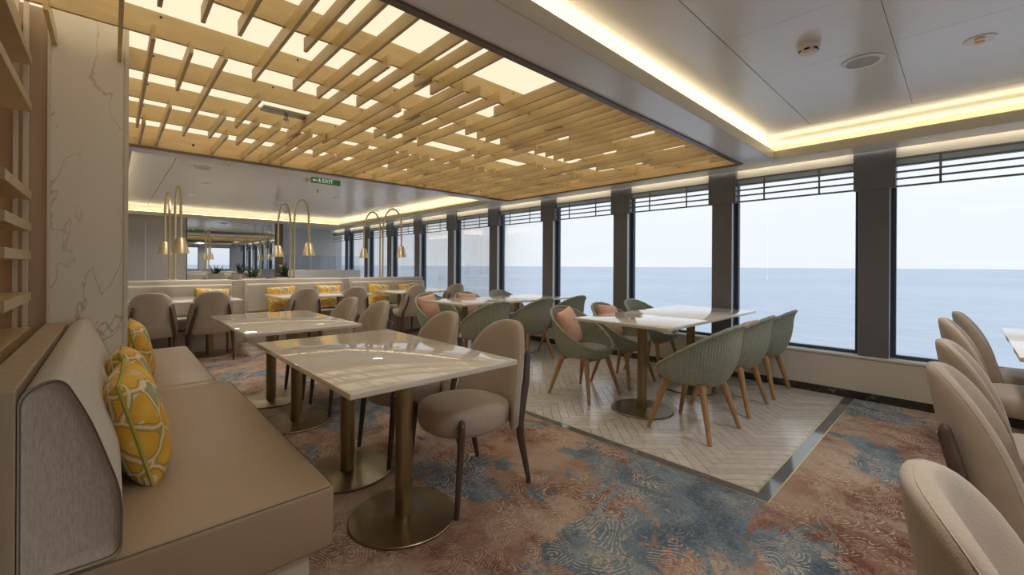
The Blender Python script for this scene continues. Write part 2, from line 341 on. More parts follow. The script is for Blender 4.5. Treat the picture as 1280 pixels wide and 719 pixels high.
# sea outside
bm = bmesh.new(); bmesh.ops.create_circle(bm, cap_ends=True, segments=96, radius=18000)
me = bpy.data.meshes.new('sea'); bm.to_mesh(me); bm.free(); me.materials.append(M['sea'])
seao = link('sea', me, label='pale blue open sea beyond the windows', category=None) if False else link('sea', me, kind='structure'); seao.location = (0, 0, -26)

# floor: carpet around the tiled bay
fl = MB()
fl.box(LX, TX0, RY, BY, -0.06, 0); fl.box(TX0, XW+0.1, RY, TY0, -0.06, 0); fl.box(TX0, XW+0.1, TY1, BY, -0.06, 0)
floor = struct('floor', fl, M['carpet'])
MB().box(TX0, XW+0.1, TY0, TY1, -0.06, -0.004).build('grout_bed', M['grout'], floor)
# border strips (marble between brass lines), outer brass, marble, inner brass
def border_poly(a, b, mt, name, z):
    mb = MB(); x0, y0 = TX0 + a, TY0 + a; x1, y1 = TX0 + b, TY0 + b
    mb.add([(x0,y0,z),(XW,y0,z),(XW,y1,z),(x1,y1,z),(x1,TY1,z),(x0,TY1,z)] + [(x0,y0,-.004),(XW,y0,-.004),(XW,y1,-.004),(x1,y1,-.004),(x1,TY1,-.004),(x0,TY1,-.004)],
        [(0,1,2,3),(0,3,4,5),(0,6,7,1),(3,2,8,9),(3,9,10,4),(0,5,11,6)])
    return mb.build(name, mt, floor)
border_poly(0, .008, M['brass_line'], 'brass_inlay', 0.002)
border_poly(.008, .072, M['bluemarble'], 'marble_border', 0.0)
border_poly(.072, .080, M['brass_line'], 'brass_inlay', 0.001)
# herringbone planks
def clip(poly, x0, x1, y0, y1):
    def cut(P, f, g):
        out = []
        for i in range(len(P)):
            a, b = P[i-1], P[i]
            fa, fb = f(a), f(b)
            if (fa >= 0) != (fb >= 0):
                t = fa / (fa - fb); out.append((a[0] + (b[0]-a[0])*t, a[1] + (b[1]-a[1])*t))
            if fb >= 0: out.append(b)
        return out
    for f in (lambda p: p[0]-x0, lambda p: x1-p[0], lambda p: p[1]-y0, lambda p: y1-p[1]):
        poly = cut(poly, f, None)
        if len(poly) < 3: return None
    return poly
PW, ML, GAP = 0.066, 6, 0.0016
def herring():
    out = []; s = math.sqrt(.5); ox, oy = 3.0, 1.0
    for k in range(-90, 130):
        for n in range(-12, 13):
            for hv in (0, 1):
                x0, y0 = k + 2*ML*n, k + hv; dx, dy = (ML, 1) if hv == 0 else (1, ML)
                r = [(x0*PW+GAP, y0*PW+GAP), ((x0+dx)*PW-GAP, y0*PW+GAP), ((x0+dx)*PW-GAP, (y0+dy)*PW-GAP), (x0*PW+GAP, (y0+dy)*PW-GAP)]
                w = [(ox + (p + q)*s, oy + (q - p)*s) for p, q in r]
                cx = sum(p[0] for p in w)/4; cy = sum(p[1] for p in w)/4
                if cx < TX0-.3 or cx > XW+.3 or cy < TY0-.3 or cy > TY1+.3: continue
                c = clip(w, TX0+.081, XW-.002, TY0+.081, TY1)
                if c:
                    a = abs(sum(c[i-1][0]*c[i][1]-c[i][0]*c[i-1][1] for i in range(len(c))))/2
                    if a > 1e-5: out.append((math.hypot(cx, cy), c, a))
    return sorted(out, key=lambda q: q[0])
H_ = herring(); nb = 0; rest = MB()
for d, c, a in H_:
    dz = random.uniform(-.0006, .0006)
    if nb < 300 and a > 0.004:
        MB().prism(c, 'z', -.004, dz).build('plank', M['plank'], floor); nb += 1
    else: rest.prism(c, 'z', -.004, dz)
rest.build('plank_field', M['plank'], floor, kind='stuff')

# window wall ---------------------------------------------------------------
wall = struct('wall_right', MB().box(XW, XW+.25, RY, BY, 0, .375), M['sillpanel'])
MB().rbox(XW-.012, XW+.26, RY, BY, .375, .397, .004).build('window_sill', M['sill'], wall)
struct('baseboard_right', MB().box(XW-.014, XW, RY, BY, 0, .07), M['darkmarble'])
struct('trim_1', MB().box(XW+.125, XW+.25, RY, BY, 2.2, 2.46), M['cream'])       # head above the glass
PY = [0.547 + 1.303*k for k in range(-3, 11)]
pil0 = None
for i, y in enumerate(PY):
    p = empty('window_pillar', (XW, y, 0), kind='structure')
    if pil0 is None:
        pil0 = [MB().box(0, .05, -.104, .104, .397, 1.9).mesh('pillar_cladding', M['pillar']), MB().rbox(-.008, .06, -.145, .145, 1.9, SOF+.03, .003).mesh('pillar_head', M['pillar']),
                MB().box(.004, .052, -.107, -.1045, .397, 1.9).box(.004, .052, .1045, .107, .397, 1.9).mesh('edge_trim', M['alu']),  # pale strips paint daylight onto the side faces of the dark cladding
                MB().box(.052, .165, -.112, .112, .397, 2.24).mesh('mullion', M['frame'])]
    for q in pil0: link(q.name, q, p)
frame_me = glass_me = None
for i in range(len(PY)-1):
    a, b = PY[i]+.112, PY[i+1]-.112; L = b-a
    w = empty('window_%d' % (i+1), (XW+.12, a, .397), kind='structure')
    if frame_me is None:
        frame_me = MB().box(-.02, .03, 0, L, 0, .03).box(-.02, .03, 0, L, 1.79, 1.83).box(-.02, .03, 0, .03, .03, 1.79).box(-.02, .03, L-.03, L, .03, 1.79).mesh('window_frame', M['frame'])
        glass_me = MB().box(0, .008, .03, L-.03, .03, 1.79).mesh('pane', M['glass'])
    link('window_frame', frame_me, w); link('pane', glass_me, w)
# pelmet bars and roller blinds
barme = blind = None
for i in range(len(PY)-1):
    if PY[i+1] < -0.3: continue
    a, b = PY[i]+.145, PY[i+1]-.145; L = b-a; mid = (PY[i]+PY[i+1])/2
    g = empty('pelmet_bars', (XW+.028, a, 1.9), label='dark pelmet of five thin horizontal bars with two uprights at a window head', cat='window pelmet', group='bar pelmets across the window heads')
    if barme is None:
        barme = [MB().box(-.009, .009, 0, L, z-.0075-1.9, z+.0075-1.9).mesh('bar', M['bar']) for z in (2.153, 2.092, 2.034, 1.974, 1.910)]
        barme += [MB().box(-.014, -.0095, L*t-.008, L*t+.008, 0, .26).mesh('upright', M['bar']) for t in (.26, .73)]
    for q in barme: link(q.name, q, g)
    g = empty('roller_blind', (XW+.062, a-.01, 2.05), label='rolled-up blind in a cream cassette behind the window bars', cat='roller blind', group='roller blinds at the window heads')
    if blind is None:
        blind = [MB().rbox(-.02, .05, 0, L+.02, .098, .20, .004).mesh('cassette', M['cream']), MB().box(-.012, -.008, .01, L+.01, .05, .098).mesh('blind_cloth', M['blindcloth']), MB().rbox(-.016, -.002, .01, L+.01, .034, .05, .003).mesh('bottom_bar', M['bar'])]
    for q in blind: link(q.name, q, g)

# other walls
struct('wall_left', MB().box(LX-.1, LX, RY, 3.1, 0, 2.5), M['brownpanel'])
struct('wall_far_left', MB().box(-.65, -.26, 3.36, 5.2, 0, 2.5).box(-.45, -.05, 5.2, 12.0, 0, 2.5), M['greywall'])
wf = struct('wall_far', MB().box(-.05, 1.22, 12.0, 12.12, 0, SOF).box(1.22, 3.1, 12.05, 12.12, 0, 2.5), M['greywall'])
struct('wall_end', MB().box(3.2, XW+.3, BY, BY+.1, 0, 2.5).box(3.1, 3.2, 12.0, BY+.1, 0, 2.5), M['whitewall'])
MB().box(1.24, 3.04, 12.035, 12.049, .7, SOF).build('mirror', M['mirror'], wf)
MB().box(3.04, 3.2, 11.97, 12.05, 0, SOF).box(1.22, 1.24, 12.0, 12.05, .7, SOF).build('mirror_frame', M['bronze'], wf)
d1 = struct('door_1', MB().box(.02, .505, 11.985, 11.999, .01, 2.12), M['greywall'])
for z in (.4, 1.35, 1.9): MB().box(.492, .512, 11.975, 11.985, z, z+.11).build('hinge', M['steel'], d1)
MB().box(.512, .530, 11.985, 11.999, .01, 2.12).build('door_edge_trim', M['alu'], d1)
# wall behind the camera, with its own windows
wb = MB().box(LX, XW+.25, RY-.1, RY, 0, .9).box(LX, XW+.25, RY-.1, RY, 2.1, 2.5)
for x0, x1 in ((LX, -.6), (.5, .75), (1.9, 2.15), (3.3, 3.55), (4.7, XW+.25)): wb.box(x0, x1, RY-.1, RY, .9, 2.1)
wbo = struct('wall_back', wb, M['greywall'])
for i, (x0, x1) in enumerate(((-.6, .5), (.75, 1.9), (2.15, 3.3), (3.55, 4.7))):
    w = empty('window_%d' % (20+i), (x0, RY-.06, .9), kind='structure'); L = x1-x0
    MB().box(0, L, 0, .03, 0, .04).box(0, L, 0, .03, 1.16, 1.2).box(0, .04, 0, .03, .04, 1.16).box(L-.04, L, 0, .03, .04, 1.16).build('window_frame', M['frame'], w)
    MB().box(.04, L-.04, .01, .018, .04, 1.16).build('pane', M['glass'], w)

# ceiling ---------------------------------------------------------------------
LPX0, LPX1, LPY0, LPY1 = -.75, 4.59, 1.53, 4.95       # lattice opening
ce = MB().box(LX-.1, XW+.3, RY-.1, BY+.1, 2.46, 2.52)
ceiling = struct('ceiling', ce, M['ceil'])
MB().box(LX, 4.80, RY, 1.26+.16, CEI+.012, CEI+.06).build('ceiling_bed', M['hole'], ceiling)
MB().box(-.05, 4.80, LPY1+.14, 12.1, CEI+.012, CEI+.06).build('ceiling_bed', M['hole'], ceiling)
# gloss panels with open joints, near zone: margin strip outside the groove, then panels
def panels(xs, ys, g=.0012):
    for i in range(len(xs)-1):
        for j in range(len(ys)-1):
            MB().box(xs[i]+g, xs[i+1]-g, ys[j]+g, ys[j+1]-g, CEI, CEI+.012).build('ceiling_panel', M['ceil'], ceiling)
GX, GY = 4.26, 0.88
panels([LX, -.15, .48, 1.11, 1.745, 2.38, 3.015, GX], [RY, -2.24, -1.62, -1.0, -.37, .256, GY])
MB().box(LX, 4.80, GY+.004, 1.42, CEI, CEI+.012).box(GX+.004, 4.80, RY, GY+.004, CEI, CEI+.012).build('ceiling_margin', M['ceil'], ceiling)
panels([.53, 1.49, 2.45, 3.41, 4.37], [5.28, 6.9, 8.4, 9.9, 11.45])
MB().box(-.05, .525, 5.1, 12.1, CEI, CEI+.012).box(4.375, 4.80, 5.1, 12.1, CEI, CEI+.012).box(.525, 4.375, 11.455, 12.1, CEI, CEI+.012).build('ceiling_margin', M['ceil'], ceiling)
# soffits (lower level) with cove lips
LIPX, LIPY = 4.65, 1.26
sof = MB()
sof.box(LIPX, XW-.03, RY, LPY0, SOF, SOF+.08)                      # beside windows, near
sof.box(LX, LIPX, LIPY, LPY0, SOF, SOF+.08)                        # beam between bay and lattice
sof.box(LPX1, XW-.03, LPY0, BY, SOF, SOF+.08)                      # beside windows, far
sof.box(-.05, LPX1, LPY1, LPY1+.31, SOF, SOF+.08)                  # beam behind lattice
sof.box(-.05, LPX1, 11.9, BY, SOF, SOF+.08)                        # far end
sof.box(-.05, .12, LPY1+.31, 11.9, SOF, SOF+.08)                   # far left
sof.box(LX, XW, RY, RY+.5, SOF, SOF+.08)
sof.box(LX, LPX0, LPY0, 3.1, SOF, SOF+.08)
struct('ceiling_soffit', sof, M['soffit'])
cl = MB()   # upstands closing the coves
cl.box(4.80, 4.82, RY, LPY0-.09, SOF+.08, 2.46).box(LX, 4.80, 1.42, 1.44, SOF+.08, 2.46)
cl.box(4.80, 4.82, LPY1+.2, 12.1, SOF+.08, 2.46).box(-.05, 4.80, 12.08, 12.1, SOF+.08, 2.46).box(-.05, 4.80, LPY1+.12, LPY1+.14, SOF+.08, 2.46)
struct('trim_2', cl, M['lip'])
# lips: vertical edge faces seen from below
lp = MB()
lp.box(LIPX-.012, LIPX-.0005, RY, LIPY-.012, SOF, SOF+.082).box(LX, LIPX-.0005, LIPY-.012, LIPY-.0005, SOF, SOF+.082)
lp.box(LPX1-.012, LPX1-.0005, LPY1+.32, 11.888, SOF, SOF+.082).box(.132, LPX1-.0005, 11.888, 11.8995, SOF, SOF+.082).box(.1205, .132, LPY1+.32, 11.9, SOF, SOF+.082)
struct('trim_3', lp, M['lip'])
def led(name, b, label):
    return MB().box(*b, SOF+.084, SOF+.092).build(name, M['led'], label=label, cat='light strip', group='warm light strips hidden in the ceiling coves')
for b in ((4.71, 4.735, RY+.55, 1.32), (LX+.1, 4.70, 1.33, 1.355), (4.70, 4.725, 5.4, 11.97), (.2, 4.69, 11.96, 11.985), (.02, .045, 5.4, 11.9)):
    led('cove_light_strip', b, 'warm glowing light strip lying in the ceiling cove')
MB().box(XW-.029, XW-.019, RY+.1, BY-.1, SOF+.03, SOF+.04).build('window_light_strip', M['led_window'], label='thin light strip along the soffit edge above the window bars', cat='light strip')
# lattice ----------------------------------------------------------------------
lat = empty('slatted_ceiling_canopy', (0, 0, 0), label='gold slatted timber lattice hung under glowing ceiling sheets', cat='ceiling lattice')
for i in range(4):
    for j in range(3):
        x0 = LPX0 + (LPX1-LPX0)*i/4; x1 = LPX0 + (LPX1-LPX0)*(i+1)/4; y0 = LPY0 + (LPY1-LPY0)*j/3; y1 = LPY0 + (LPY1-LPY0)*(j+1)/3
        MB().box(x0+.001, x1-.001, y0+.001, y1-.001, 2.425, 2.435).build('light_sheet', M['backlight'], lat)
MB().box(LPX0, LPX1, LPY1-.016, LPY1-.001, SOF+.003, 2.42).build('end_board', M['gold_end'], lat)
MB().box(LPX1-.016, LPX1-.001, LPY0, LPY1-.016, SOF+.003, 2.42).build('end_board', M['gold_end'], lat)
MB().box(LPX0, LPX1-.016, LPY0+.001, LPY0+.016, SOF+.003, 2.42).build('end_board', M['gold_end'], lat)
fr = MB().box(LPX0, LPX1, LPY0-.02, LPY0+.02, SOF-.012, SOF-.0005).box(LPX0, LPX1+.02, LPY1-.02, LPY1+.05, SOF-.012, SOF-.0005).box(LPX1-.02, LPX1+.02, LPY0+.02, LPY1-.02, SOF-.012, SOF-.0005)
fr.build('edge_frame', M['bronze'], lat)
BYS = [1.63 + .53*k for k in range(7)][:6]
for y in BYS:
    MB().box(LPX0, LPX1-.016, y-.009, y+.009, 2.30, 2.42).build('beam', M['gold_board'], lat)
    for x in [LPX0 + .3 + .62*k for k in range(9)]:
        if x < 4.5: MB().tube([(x, y-.0105, 2.40), (x, y-.008, 2.40)], .006, 8).build('screw', M['hole'], lat)
for x in (.55, 1.36, 2.2, 3.1, 4.0): MB().tube([(x, LPY1-.0175, 2.31), (x, LPY1-.0155, 2.31)], .011, 10).build('screw', M['hole'], lat)
rs = random.Random(21)
stops = [LPY0+.017] + BYS + [LPY1-.017]
x = LPX0 + .12; nsl = 0
while x < LPX1 - .07:
    i = rs.choice((0, 0, 0, 1, 2)); sx_ = 0
    while i < len(stops)-1:
        n = rs.choice((1, 1, 2, 2, 3, 3)); j = min(len(stops)-1, i+n)
        y0 = stops[i] - (0 if i == 0 else rs.uniform(.05, .13)); y1 = stops[j] + (0 if j == len(stops)-1 else rs.uniform(.05, .13))
        MB().box(x+sx_-.008, x+sx_+.008, y0, y1, 2.248, 2.315).build('slat', M['gold_board'], lat); nsl += 1
        i = j + rs.choice((0, 1, 1, 2)); sx_ = .035 - sx_ if i == j else sx_
    x += rs.uniform(.105, .155)
# sprinkler tray in the lattice
t = empty('sprinkler_tray', (.93, 3.42, 2.25), label='grey steel tray with a sprinkler head set into the slatted ceiling', cat='sprinkler')
MB().rbox(-.16, .16, -.05, .05, .055, .075, .004).build('tray', M['steel'], t)
MB().lathe([(.012, .055), (.012, .02), (.022, .015), (.006, .0), (.02, -.004), (.02, -.008)], 12).build('sprinkler_head', M['bolt'], t, 30)
# ceiling devices
s = empty('smoke_detector', (2.721, .572, CEI), label='cream domed smoke detector on the gloss ceiling panel', cat='detector')
MB().lathe([(.052, -.0005), (.055, -.02), (.05, -.03)], 28).build('base', M['white_plastic'], s, 30)
MB().lathe([(.042, -.030), (.042, -.045), (.034, -.055), (.0, -.058)], 28, cap1=False).build('sensor_dome', M['white_plastic'], s, 30)
for k in range(6):
    a = k*PI/3; MB().box(.036, .044, -.011, .011, -.044, -.034).build('vent_slot', M['hole'], s).rotation_euler.z = a
s = empty('ceiling_speaker', (3.165, .404, CEI), label='round white ceiling loudspeaker with grey mesh grille', cat='speaker')
MB().rings([[(r*math.cos(2*PI*j/36), r*math.sin(2*PI*j/36), z) for j in range(36)] for r, z in ((.098, -.0005), (.098, -.008), (.078, -.010), (.076, -.003))], False, False).build('rim', M['white_plastic'], s, 30)
MB().lathe([(.077, -.0005), (.077, -.006), (.0, -.007)], 36, cap1=False).build('grille', M['grille'], s, 30)
def twin_spot(x, y, label, group, watts):
    s = empty('twin_ceiling_spot', (x, y, CEI), label=label, cat='ceiling light', group=group)
    MB().lathe([(.062, -.0005), (.062, -.005), (.0, -.006)], 32, cap1=False).build('plate', M['white_plastic'], s, 30)
    for dx in (-.026, .026):
        MB().lathe([(.020, -.006), (.018, -.012), (0, -.013)], 20, c=(dx, 0, 0), cap1=False).build('lens', M['amber'], s, 30)
    ld = bpy.data.lights.new('spot_lamp', 'SPOT'); ld.energy = watts; ld.color = (1.0, .94, .85); ld.spot_size = R(150); ld.spot_blend = 1.0; ld.shadow_soft_size = .10
    lo = link('spot_lamp', ld, s); lo.location = (0, 0, -.03)
for (x, y) in ((3.305, -.057), (1.0, -.057), (3.305, -1.55), (1.0, -1.55), (3.305, -2.6), (1.0, -2.6)):  # first is the bay's own spot; the others added to brighten the room
    twin_spot(x, y, 'round ceiling plate with two small amber spot lenses, over the carpet bay', 'twin ceiling spots over the carpet bay', 50)
for (x, y) in ((1.0, 6.1), (2.93, 6.1), (1.0, 7.7), (2.93, 7.7), (1.0, 9.2), (2.93, 9.2), (1.0, 10.7), (2.93, 10.7)):  # more spots than this ceiling is known to have, added for brightness
    twin_spot(x, y, 'round ceiling plate with two small amber spot lenses, over the back sofas', 'twin ceiling spots over the back sofas', 58)
for (x, y) in ((.81, 6.47), (2.4, 9.2)):
    s = empty('ceiling_speaker', (x, y, CEI), label='round white ceiling loudspeaker above the back sofas', cat='speaker', group='ceiling loudspeakers over the back sofas')
    MB().rings([[(r*math.cos(2*PI*j/36), r*math.sin(2*PI*j/36), z) for j in range(36)] for r, z in ((.11, -.0005), (.11, -.012), (.09, -.014), (.088, -.003))], False, False).build('rim', M['white_plastic'], s, 30)
    MB().lathe([(.088, -.0005), (.088, -.006), (.0, -.007)], 36, cap1=False).build('grille', M['grille'], s, 30)
s = empty('ceiling_camera', (1.98, 6.3, CEI), label='small white dome device on the ceiling beside the exit sign', cat='detector')
MB().lathe([(.05, -.0005), (.05, -.02), (.03, -.05), (0, -.055)], 20, cap1=False).build('dome', M['white_plastic'], s, 30)
s = empty('sprinkler', (2.4, 7.1, CEI), label='small brass pendant sprinkler under the far ceiling', cat='sprinkler')
MB().lathe([(.025, -.0005), (.025, -.006), (.008, -.008), (.008, -.04), (.022, -.042), (.022, -.046)], 14).build('sprinkler_head', M['steel'], s, 30)
# exit sign
ex = empty('exit_sign', (2.135, 6.0, 2.34), label='hanging green exit sign with white arrow, running figure and EXIT lettering', cat='sign')
MB().rbox(-.195, .195, -.012, .012, -.038, .038, .003).build('panel', M['green'], ex)
MB().box(-.15, -.14, -.004, .004, .038, .06).box(.14, .15, -.004, .004, .038, .06).build('hanger', M['steel'], ex)
def text(body, size, loc, rot, mt, name, parent, ext=0.001):
    cu = bpy.data.curves.new(name, 'FONT'); cu.body = body; cu.size = size; cu.extrude = ext; cu.align_x = 'LEFT'; cu.align_y = 'CENTER'
    tmp = bpy.data.objects.new('tmp', cu); COL.objects.link(tmp); bpy.context.view_layer.update()
    me = bpy.data.meshes.new_from_object(tmp.evaluated_get(bpy.context.evaluated_depsgraph_get())); me.name = name
    bpy.data.objects.remove(tmp); me.materials.clear(); me.materials.append(mt)
    o = link(name, me, parent); o.location = loc; o.rotation_euler = rot; return o
text('EXIT', .072, (-.055, -.0132, 0), (R(90), 0, 0), M['signwhite'], 'lettering', ex)
MB().prism([(-.178, 0), (-.155, .02), (-.155, .006), (-.12, .006), (-.12, -.006), (-.155, -.006), (-.155, -.02)], 'y', -.0142, -.0122).build('arrow', M['signwhite'], ex)
man = MB()
man.prism([(-.088 + .006*math.cos(a*PI/4), .022 + .006*math.sin(a*PI/4)) for a in range(8)], 'y', -.0142, -.0122)
for q in ([(-.094, .014), (-.084, .016), (-.078, -.004), (-.088, -.006)], [(-.094, .014), (-.108, .004), (-.106, .0), (-.092, .008)], [(-.084, .014), (-.070, .006), (-.072, .002), (-.084, .008)],
          [(-.088, -.006), (-.098, -.016), (-.112, -.016), (-.112, -.020), (-.096, -.020), (-.082, -.006)], [(-.082, -.006), (-.076, -.018), (-.068, -.026), (-.071, -.029), (-.081, -.020), (-.088, -.006)]):
    man.prism(q, 'y', -.0142, -.0122)
man.build('running_figure', M['signwhite'], ex)

# ================================================================== LEFT: column, shelves, bench
colm = empty('marble_column', (0, 0, 0), kind='structure')
MB().box(-.215, .045, 3.0, 3.35, 0, 2.424).build('marble_slab', M['whitemarble'], colm)
MB().box(.0455, .062, 2.994, 3.35, 0, 2.424).box(-.226, -.2155, 2.994, 3.02, 0, 2.424).build('edge_trim', M['lightwood'] if False else M['cream'], colm)
struct('wall_pilaster', MB().box(-.85, -.227, 3.03, 3.35, 0, 2.424), M['pilaster'])
sh = empty('display_shelving', (-.27, 2.6, 0), label='champagne open shelving with staggered boards between slim white posts', cat='shelving')
def shelf(y0, y1, z, x0=-.33, x1=0.0): MB().rbox(x0, x1, y0-2.6, y1-2.6, z-.02, z+.02, .002).build('shelf_board', M['shelf'], sh)
for y0, z in ((1.35, 2.13), (1.75, 1.915)): shelf(y0, 2.95, z)
for z in (1.51, 1.365, 1.236, 1.047): shelf(2.28, 2.95, z, -.22)
shelf(1.6, 2.95, .885, -.30)
for y0, y1, z in ((1.5, 2.5, 1.78), (1.7, 2.5, 1.62), (1.9, 2.55, 1.14)): shelf(y0, y1, z, -.52, -.27)
for dx in (-.052, -.022): MB().box(dx-.008, dx+.008, .37, .395, 0, 2.42).build('post', M['cream'], sh)
for dx in (-.30,): MB().box(dx-.012, dx+.012, .30, .33, 0, 2.40).build('post', M['brownpanel'], sh); MB().box(dx-.012, dx+.012, -1.3, -1.27, 0, 2.40).build('post', M['brownpanel'], sh)
MB().box(-.56, -.54, -1.3, .42, 0, 2.42).build('back_panel', M['brownpanel'], sh)

MB().box(-.60, -.588, 3.018, 3.028, .5, 2.2).build('shelf_light_strip', emis('led_shelf', (1.0, .72, .36), 10.0), label='warm upright light strip in the back corner of the champagne shelving', cat='light strip')
def roundprof(pts, r, seg=4):
    out = []
    n = len(pts)
    for i in range(n):
        p0, p, p1 = Vector(pts[i-1]), Vector(pts[i]), Vector(pts[(i+1) % n]); rr = r[i] if isinstance(r, (list, tuple)) else r
        a = (p0-p); b = (p1-p); rr = min(rr, a.length*.48, b.length*.48); a = p + a.normalized()*rr; b = p + b.normalized()*rr
        for k in range(seg+1):
            t = k/seg; q = a*(1-t)**2 + p*2*t*(1-t) + b*t*t; out.append((q.x, q.y))
    return out
def softprism(poly, y0, y1, r=.02, seg=3):
    # extrude a profile (x,z) along y with rounded ends
    cx = sum(p[0] for p in poly)/len(poly); cz = sum(p[1] for p in poly)/len(poly)
    ext = max(max(abs(p[0]-cx), abs(p[1]-cz)) for p in poly); rings = []
    def ring(y, inset):
        rg = []
        for u, v in poly:
            d = Vector((u-cx, v-cz)); L = d.length; rg.append((u - d.x/L*inset, y, v - d.y/L*inset))
        return rg
    for k in range(seg+1):
        a = k/seg*PI/2; rings.append(ring(y0 + r*(1-math.sin(a)), r*(1-math.cos(a))))
    rings = [ring(y0 + r*(1-math.sin(k/seg*PI/2)), r*(1-math.cos((1-k/seg)*PI/2)) if False else r*(1-math.sin(k/seg*PI/2)) if k == 0 and False else r*(1-math.sqrt(max(0, 1-(1-math.sin(k/seg*PI/2))**2)))) for k in range(seg+1)]
    rings += [[(p[0], y0+y1-p[1], p[2]) for p in q] for q in rings[::-1]]
    return MB().rings(rings)
# bench
def bevel_poly(poly, z0, z1, r, seg=3):
    bm = bmesh.new(); t = MB().prism(poly, 'z', z0, z1); vs = [bm.verts.new(p) for p in t.v]
    for q in t.f: bm.faces.new([vs[i] for i in q])
    bmesh.ops.recalc_face_normals(bm, faces=bm.faces[:]); bmesh.ops.bevel(bm, geom=bm.edges[:], offset=r, segments=seg, profile=.5, affect='EDGES'); bm.verts.index_update()
    o = MB().add([v.co[:] for v in bm.verts], [[v.index for v in f.verts] for f in bm.faces]); bm.free(); return o
prof = roundprof([(-.355, .452), (-.355, .905), (-.285, .935), (-.235, .82), (-.175, .61), (-.178, .452)], [.01, .05, .07, .06, .06, .03], 5)
bn = empty('banquette_bench', (.2, 2.4, 0), label='long taupe leather bench with linen bolster back, its open end facing the carpet', cat='bench')
bevel_poly([(-.356, 1.47-2.4), (.36, 1.47-2.4), (.36, 3.25-2.4), (-.13, 3.25-2.4), (-.13, 2.992-2.4), (-.356, 2.992-2.4)], .235, .45, .02).build('seat', M['bench'], bn, 40)
MB().box(-.35, .285, 1.50-2.4, 2.95-2.4, 0, .235).build('plinth', M['plinth'], bn)
yy = 1.4695-2.4
MB().tube([(-.34, yy+.004, .4445), (.337, yy+.004, .4445), (.352, yy+.010, .4445), (.3575, yy+.03, .4445), (.3575, 3.23-2.4, .4445)], .0016, 5).build('seam', M['seam'], bn)
bo = softprism(prof, 1.472-2.4, 2.992-2.4, .022, 3).build('bolster_back', M['linen'], bn, 60)
inset = [(x + (-.265-x)*.045, z + (.69-z)*.03) for x, z in prof]
MB().tube([(x, 1.4755-2.4, z) for x, z in inset] + [(inset[0][0], 1.4755-2.4, inset[0][1])], .0016, 5).build('seam', M['seam'], bo)
MB().rbox(-.43, -.357, 1.462-2.4, 2.99-2.4, 0, .912, .004).build('back_panel', M['lightwood'], bn)
bn = empty('banquette_bench', (.2, 2.4, 0), label='taupe leather bench continuing behind the marble column', cat='bench')
MB().rbox(-.13, .31, 3.36-2.4, 4.92-2.4, .235, .445, .02, 3).build('seat', M['bench'], bn, 40)
MB().rbox(-.13, .31, 3.254-2.4, 3.356-2.4, .235, .445, .02, 3).build('seat', M['bench'], bn, 40)
MB().box(-.13, .25, 3.37-2.4, 4.85-2.4, 0, .235).build('plinth', M['plinth'], bn)
softprism(prof, 3.36-2.4, 4.90-2.4, .022, 3).build('bolster_back', M['linen'], bn, 60)
MB().rbox(-.43, -.357, 3.365-2.4, 4.92-2.4, 0, .912, .004).build('back_panel', M['lightwood'], bn)

# ------------------------------------------------------------------ cushions
def cushion_mesh(w, h, t, mt, name='cover', n=18):
    mb = MB(); idx = {}
    def P(u, v, sgn):
        pin = 1 - .07*(1 - (1-u*u)*(1-v*v))*(abs(u*v))**0 * (1 - abs(u)**3*abs(v)**3)
        x = u*w/2*(1 - .05*(1-v*v)*0 - .045*math.sin(PI*(v+1)/2)*abs(u)**6); z = h/2 + v*h/2*(1 - .045*math.sin(PI*(u+1)/2)*abs(v)**6)
        th = t/2*((1-u**4)*(1-v**4))**.55
        return (x, sgn*th, z)
    vs = []; fs = []
    for sgn in (1, -1):
        for i in range(n+1):
            for j in range(n+1): vs.append(P(math.sin((2*i/n-1)*PI/2), math.sin((2*j/n-1)*PI/2), sgn))
    N = (n+1)*(n+1)
    for sidx in (0, 1):
        for i in range(n):
            for j in range(n):
                a = sidx*N + i*(n+1)+j; fs.append((a, a+1, a+n+2, a+n+1))
    mb.add(vs, fs)
    me = mb.mesh(name, mt, 0)
    bm = bmesh.new(); bm.from_mesh(me); bmesh.ops.remove_doubles(bm, verts=bm.verts[:], dist=1e-5); bmesh.ops.recalc_face_normals(bm, faces=bm.faces[:]); bm.to_mesh(me); bm.free()
    for p in me.polygons: p.use_smooth = True
    edge = [P(-1 + 2*k/16, -1, 1) for k in range(16)] + [P(1, -1 + 2*k/16, 1) for k in range(16)] + [P(1 - 2*k/16, 1, 1) for k in range(16)] + [P(-1, 1 - 2*k/16, 1) for k in range(16)]
    return me, edge
lem_me, lem_edge = cushion_mesh(.40, .38, .15, M['lemon'], 'cover')
lem_pipe = MB(); lem_pipe.rings([[tuple(Vector(p) + Vector((.006*math.cos(a)*(1 if abs(p[0]) > .1 else .5), .006*math.sin(a), .006*math.cos(a)*.7)) ) for a in (0, PI/2, PI, 1.5*PI)] for p in lem_edge + [lem_edge[0]]], False, False)
lem_pipe = lem_pipe.mesh('piping', M['green_pipe'], 60)
pk_me, pk_edge = cushion_mesh(.36, .34, .12, M['pink'], 'cover')
pk_pipe = MB(); pk_pipe.rings([[tuple(Vector(p) + Vector((.003*math.cos(a), .003*math.sin(a), .003*math.cos(a)*.7))) for a in (0, PI/2, PI, 1.5*PI)] for p in pk_edge + [pk_edge[0]]], False, False)
pk_pipe = pk_pipe.mesh('piping', M['pink_pipe'], 60)
def cushion(kind, loc, rot, label, group=None, name=None, s=1.0):
    o = empty(name or ('lemon_cushion' if kind == 'l' else 'pink_cushion'), loc, label=label, cat='cushion', group=group); o.rotation_euler = rot; o.scale = (s, s, s)
    link('cover', lem_me if kind == 'l' else pk_me, o); link('piping', lem_pipe if kind == 'l' else pk_pipe, o); return o
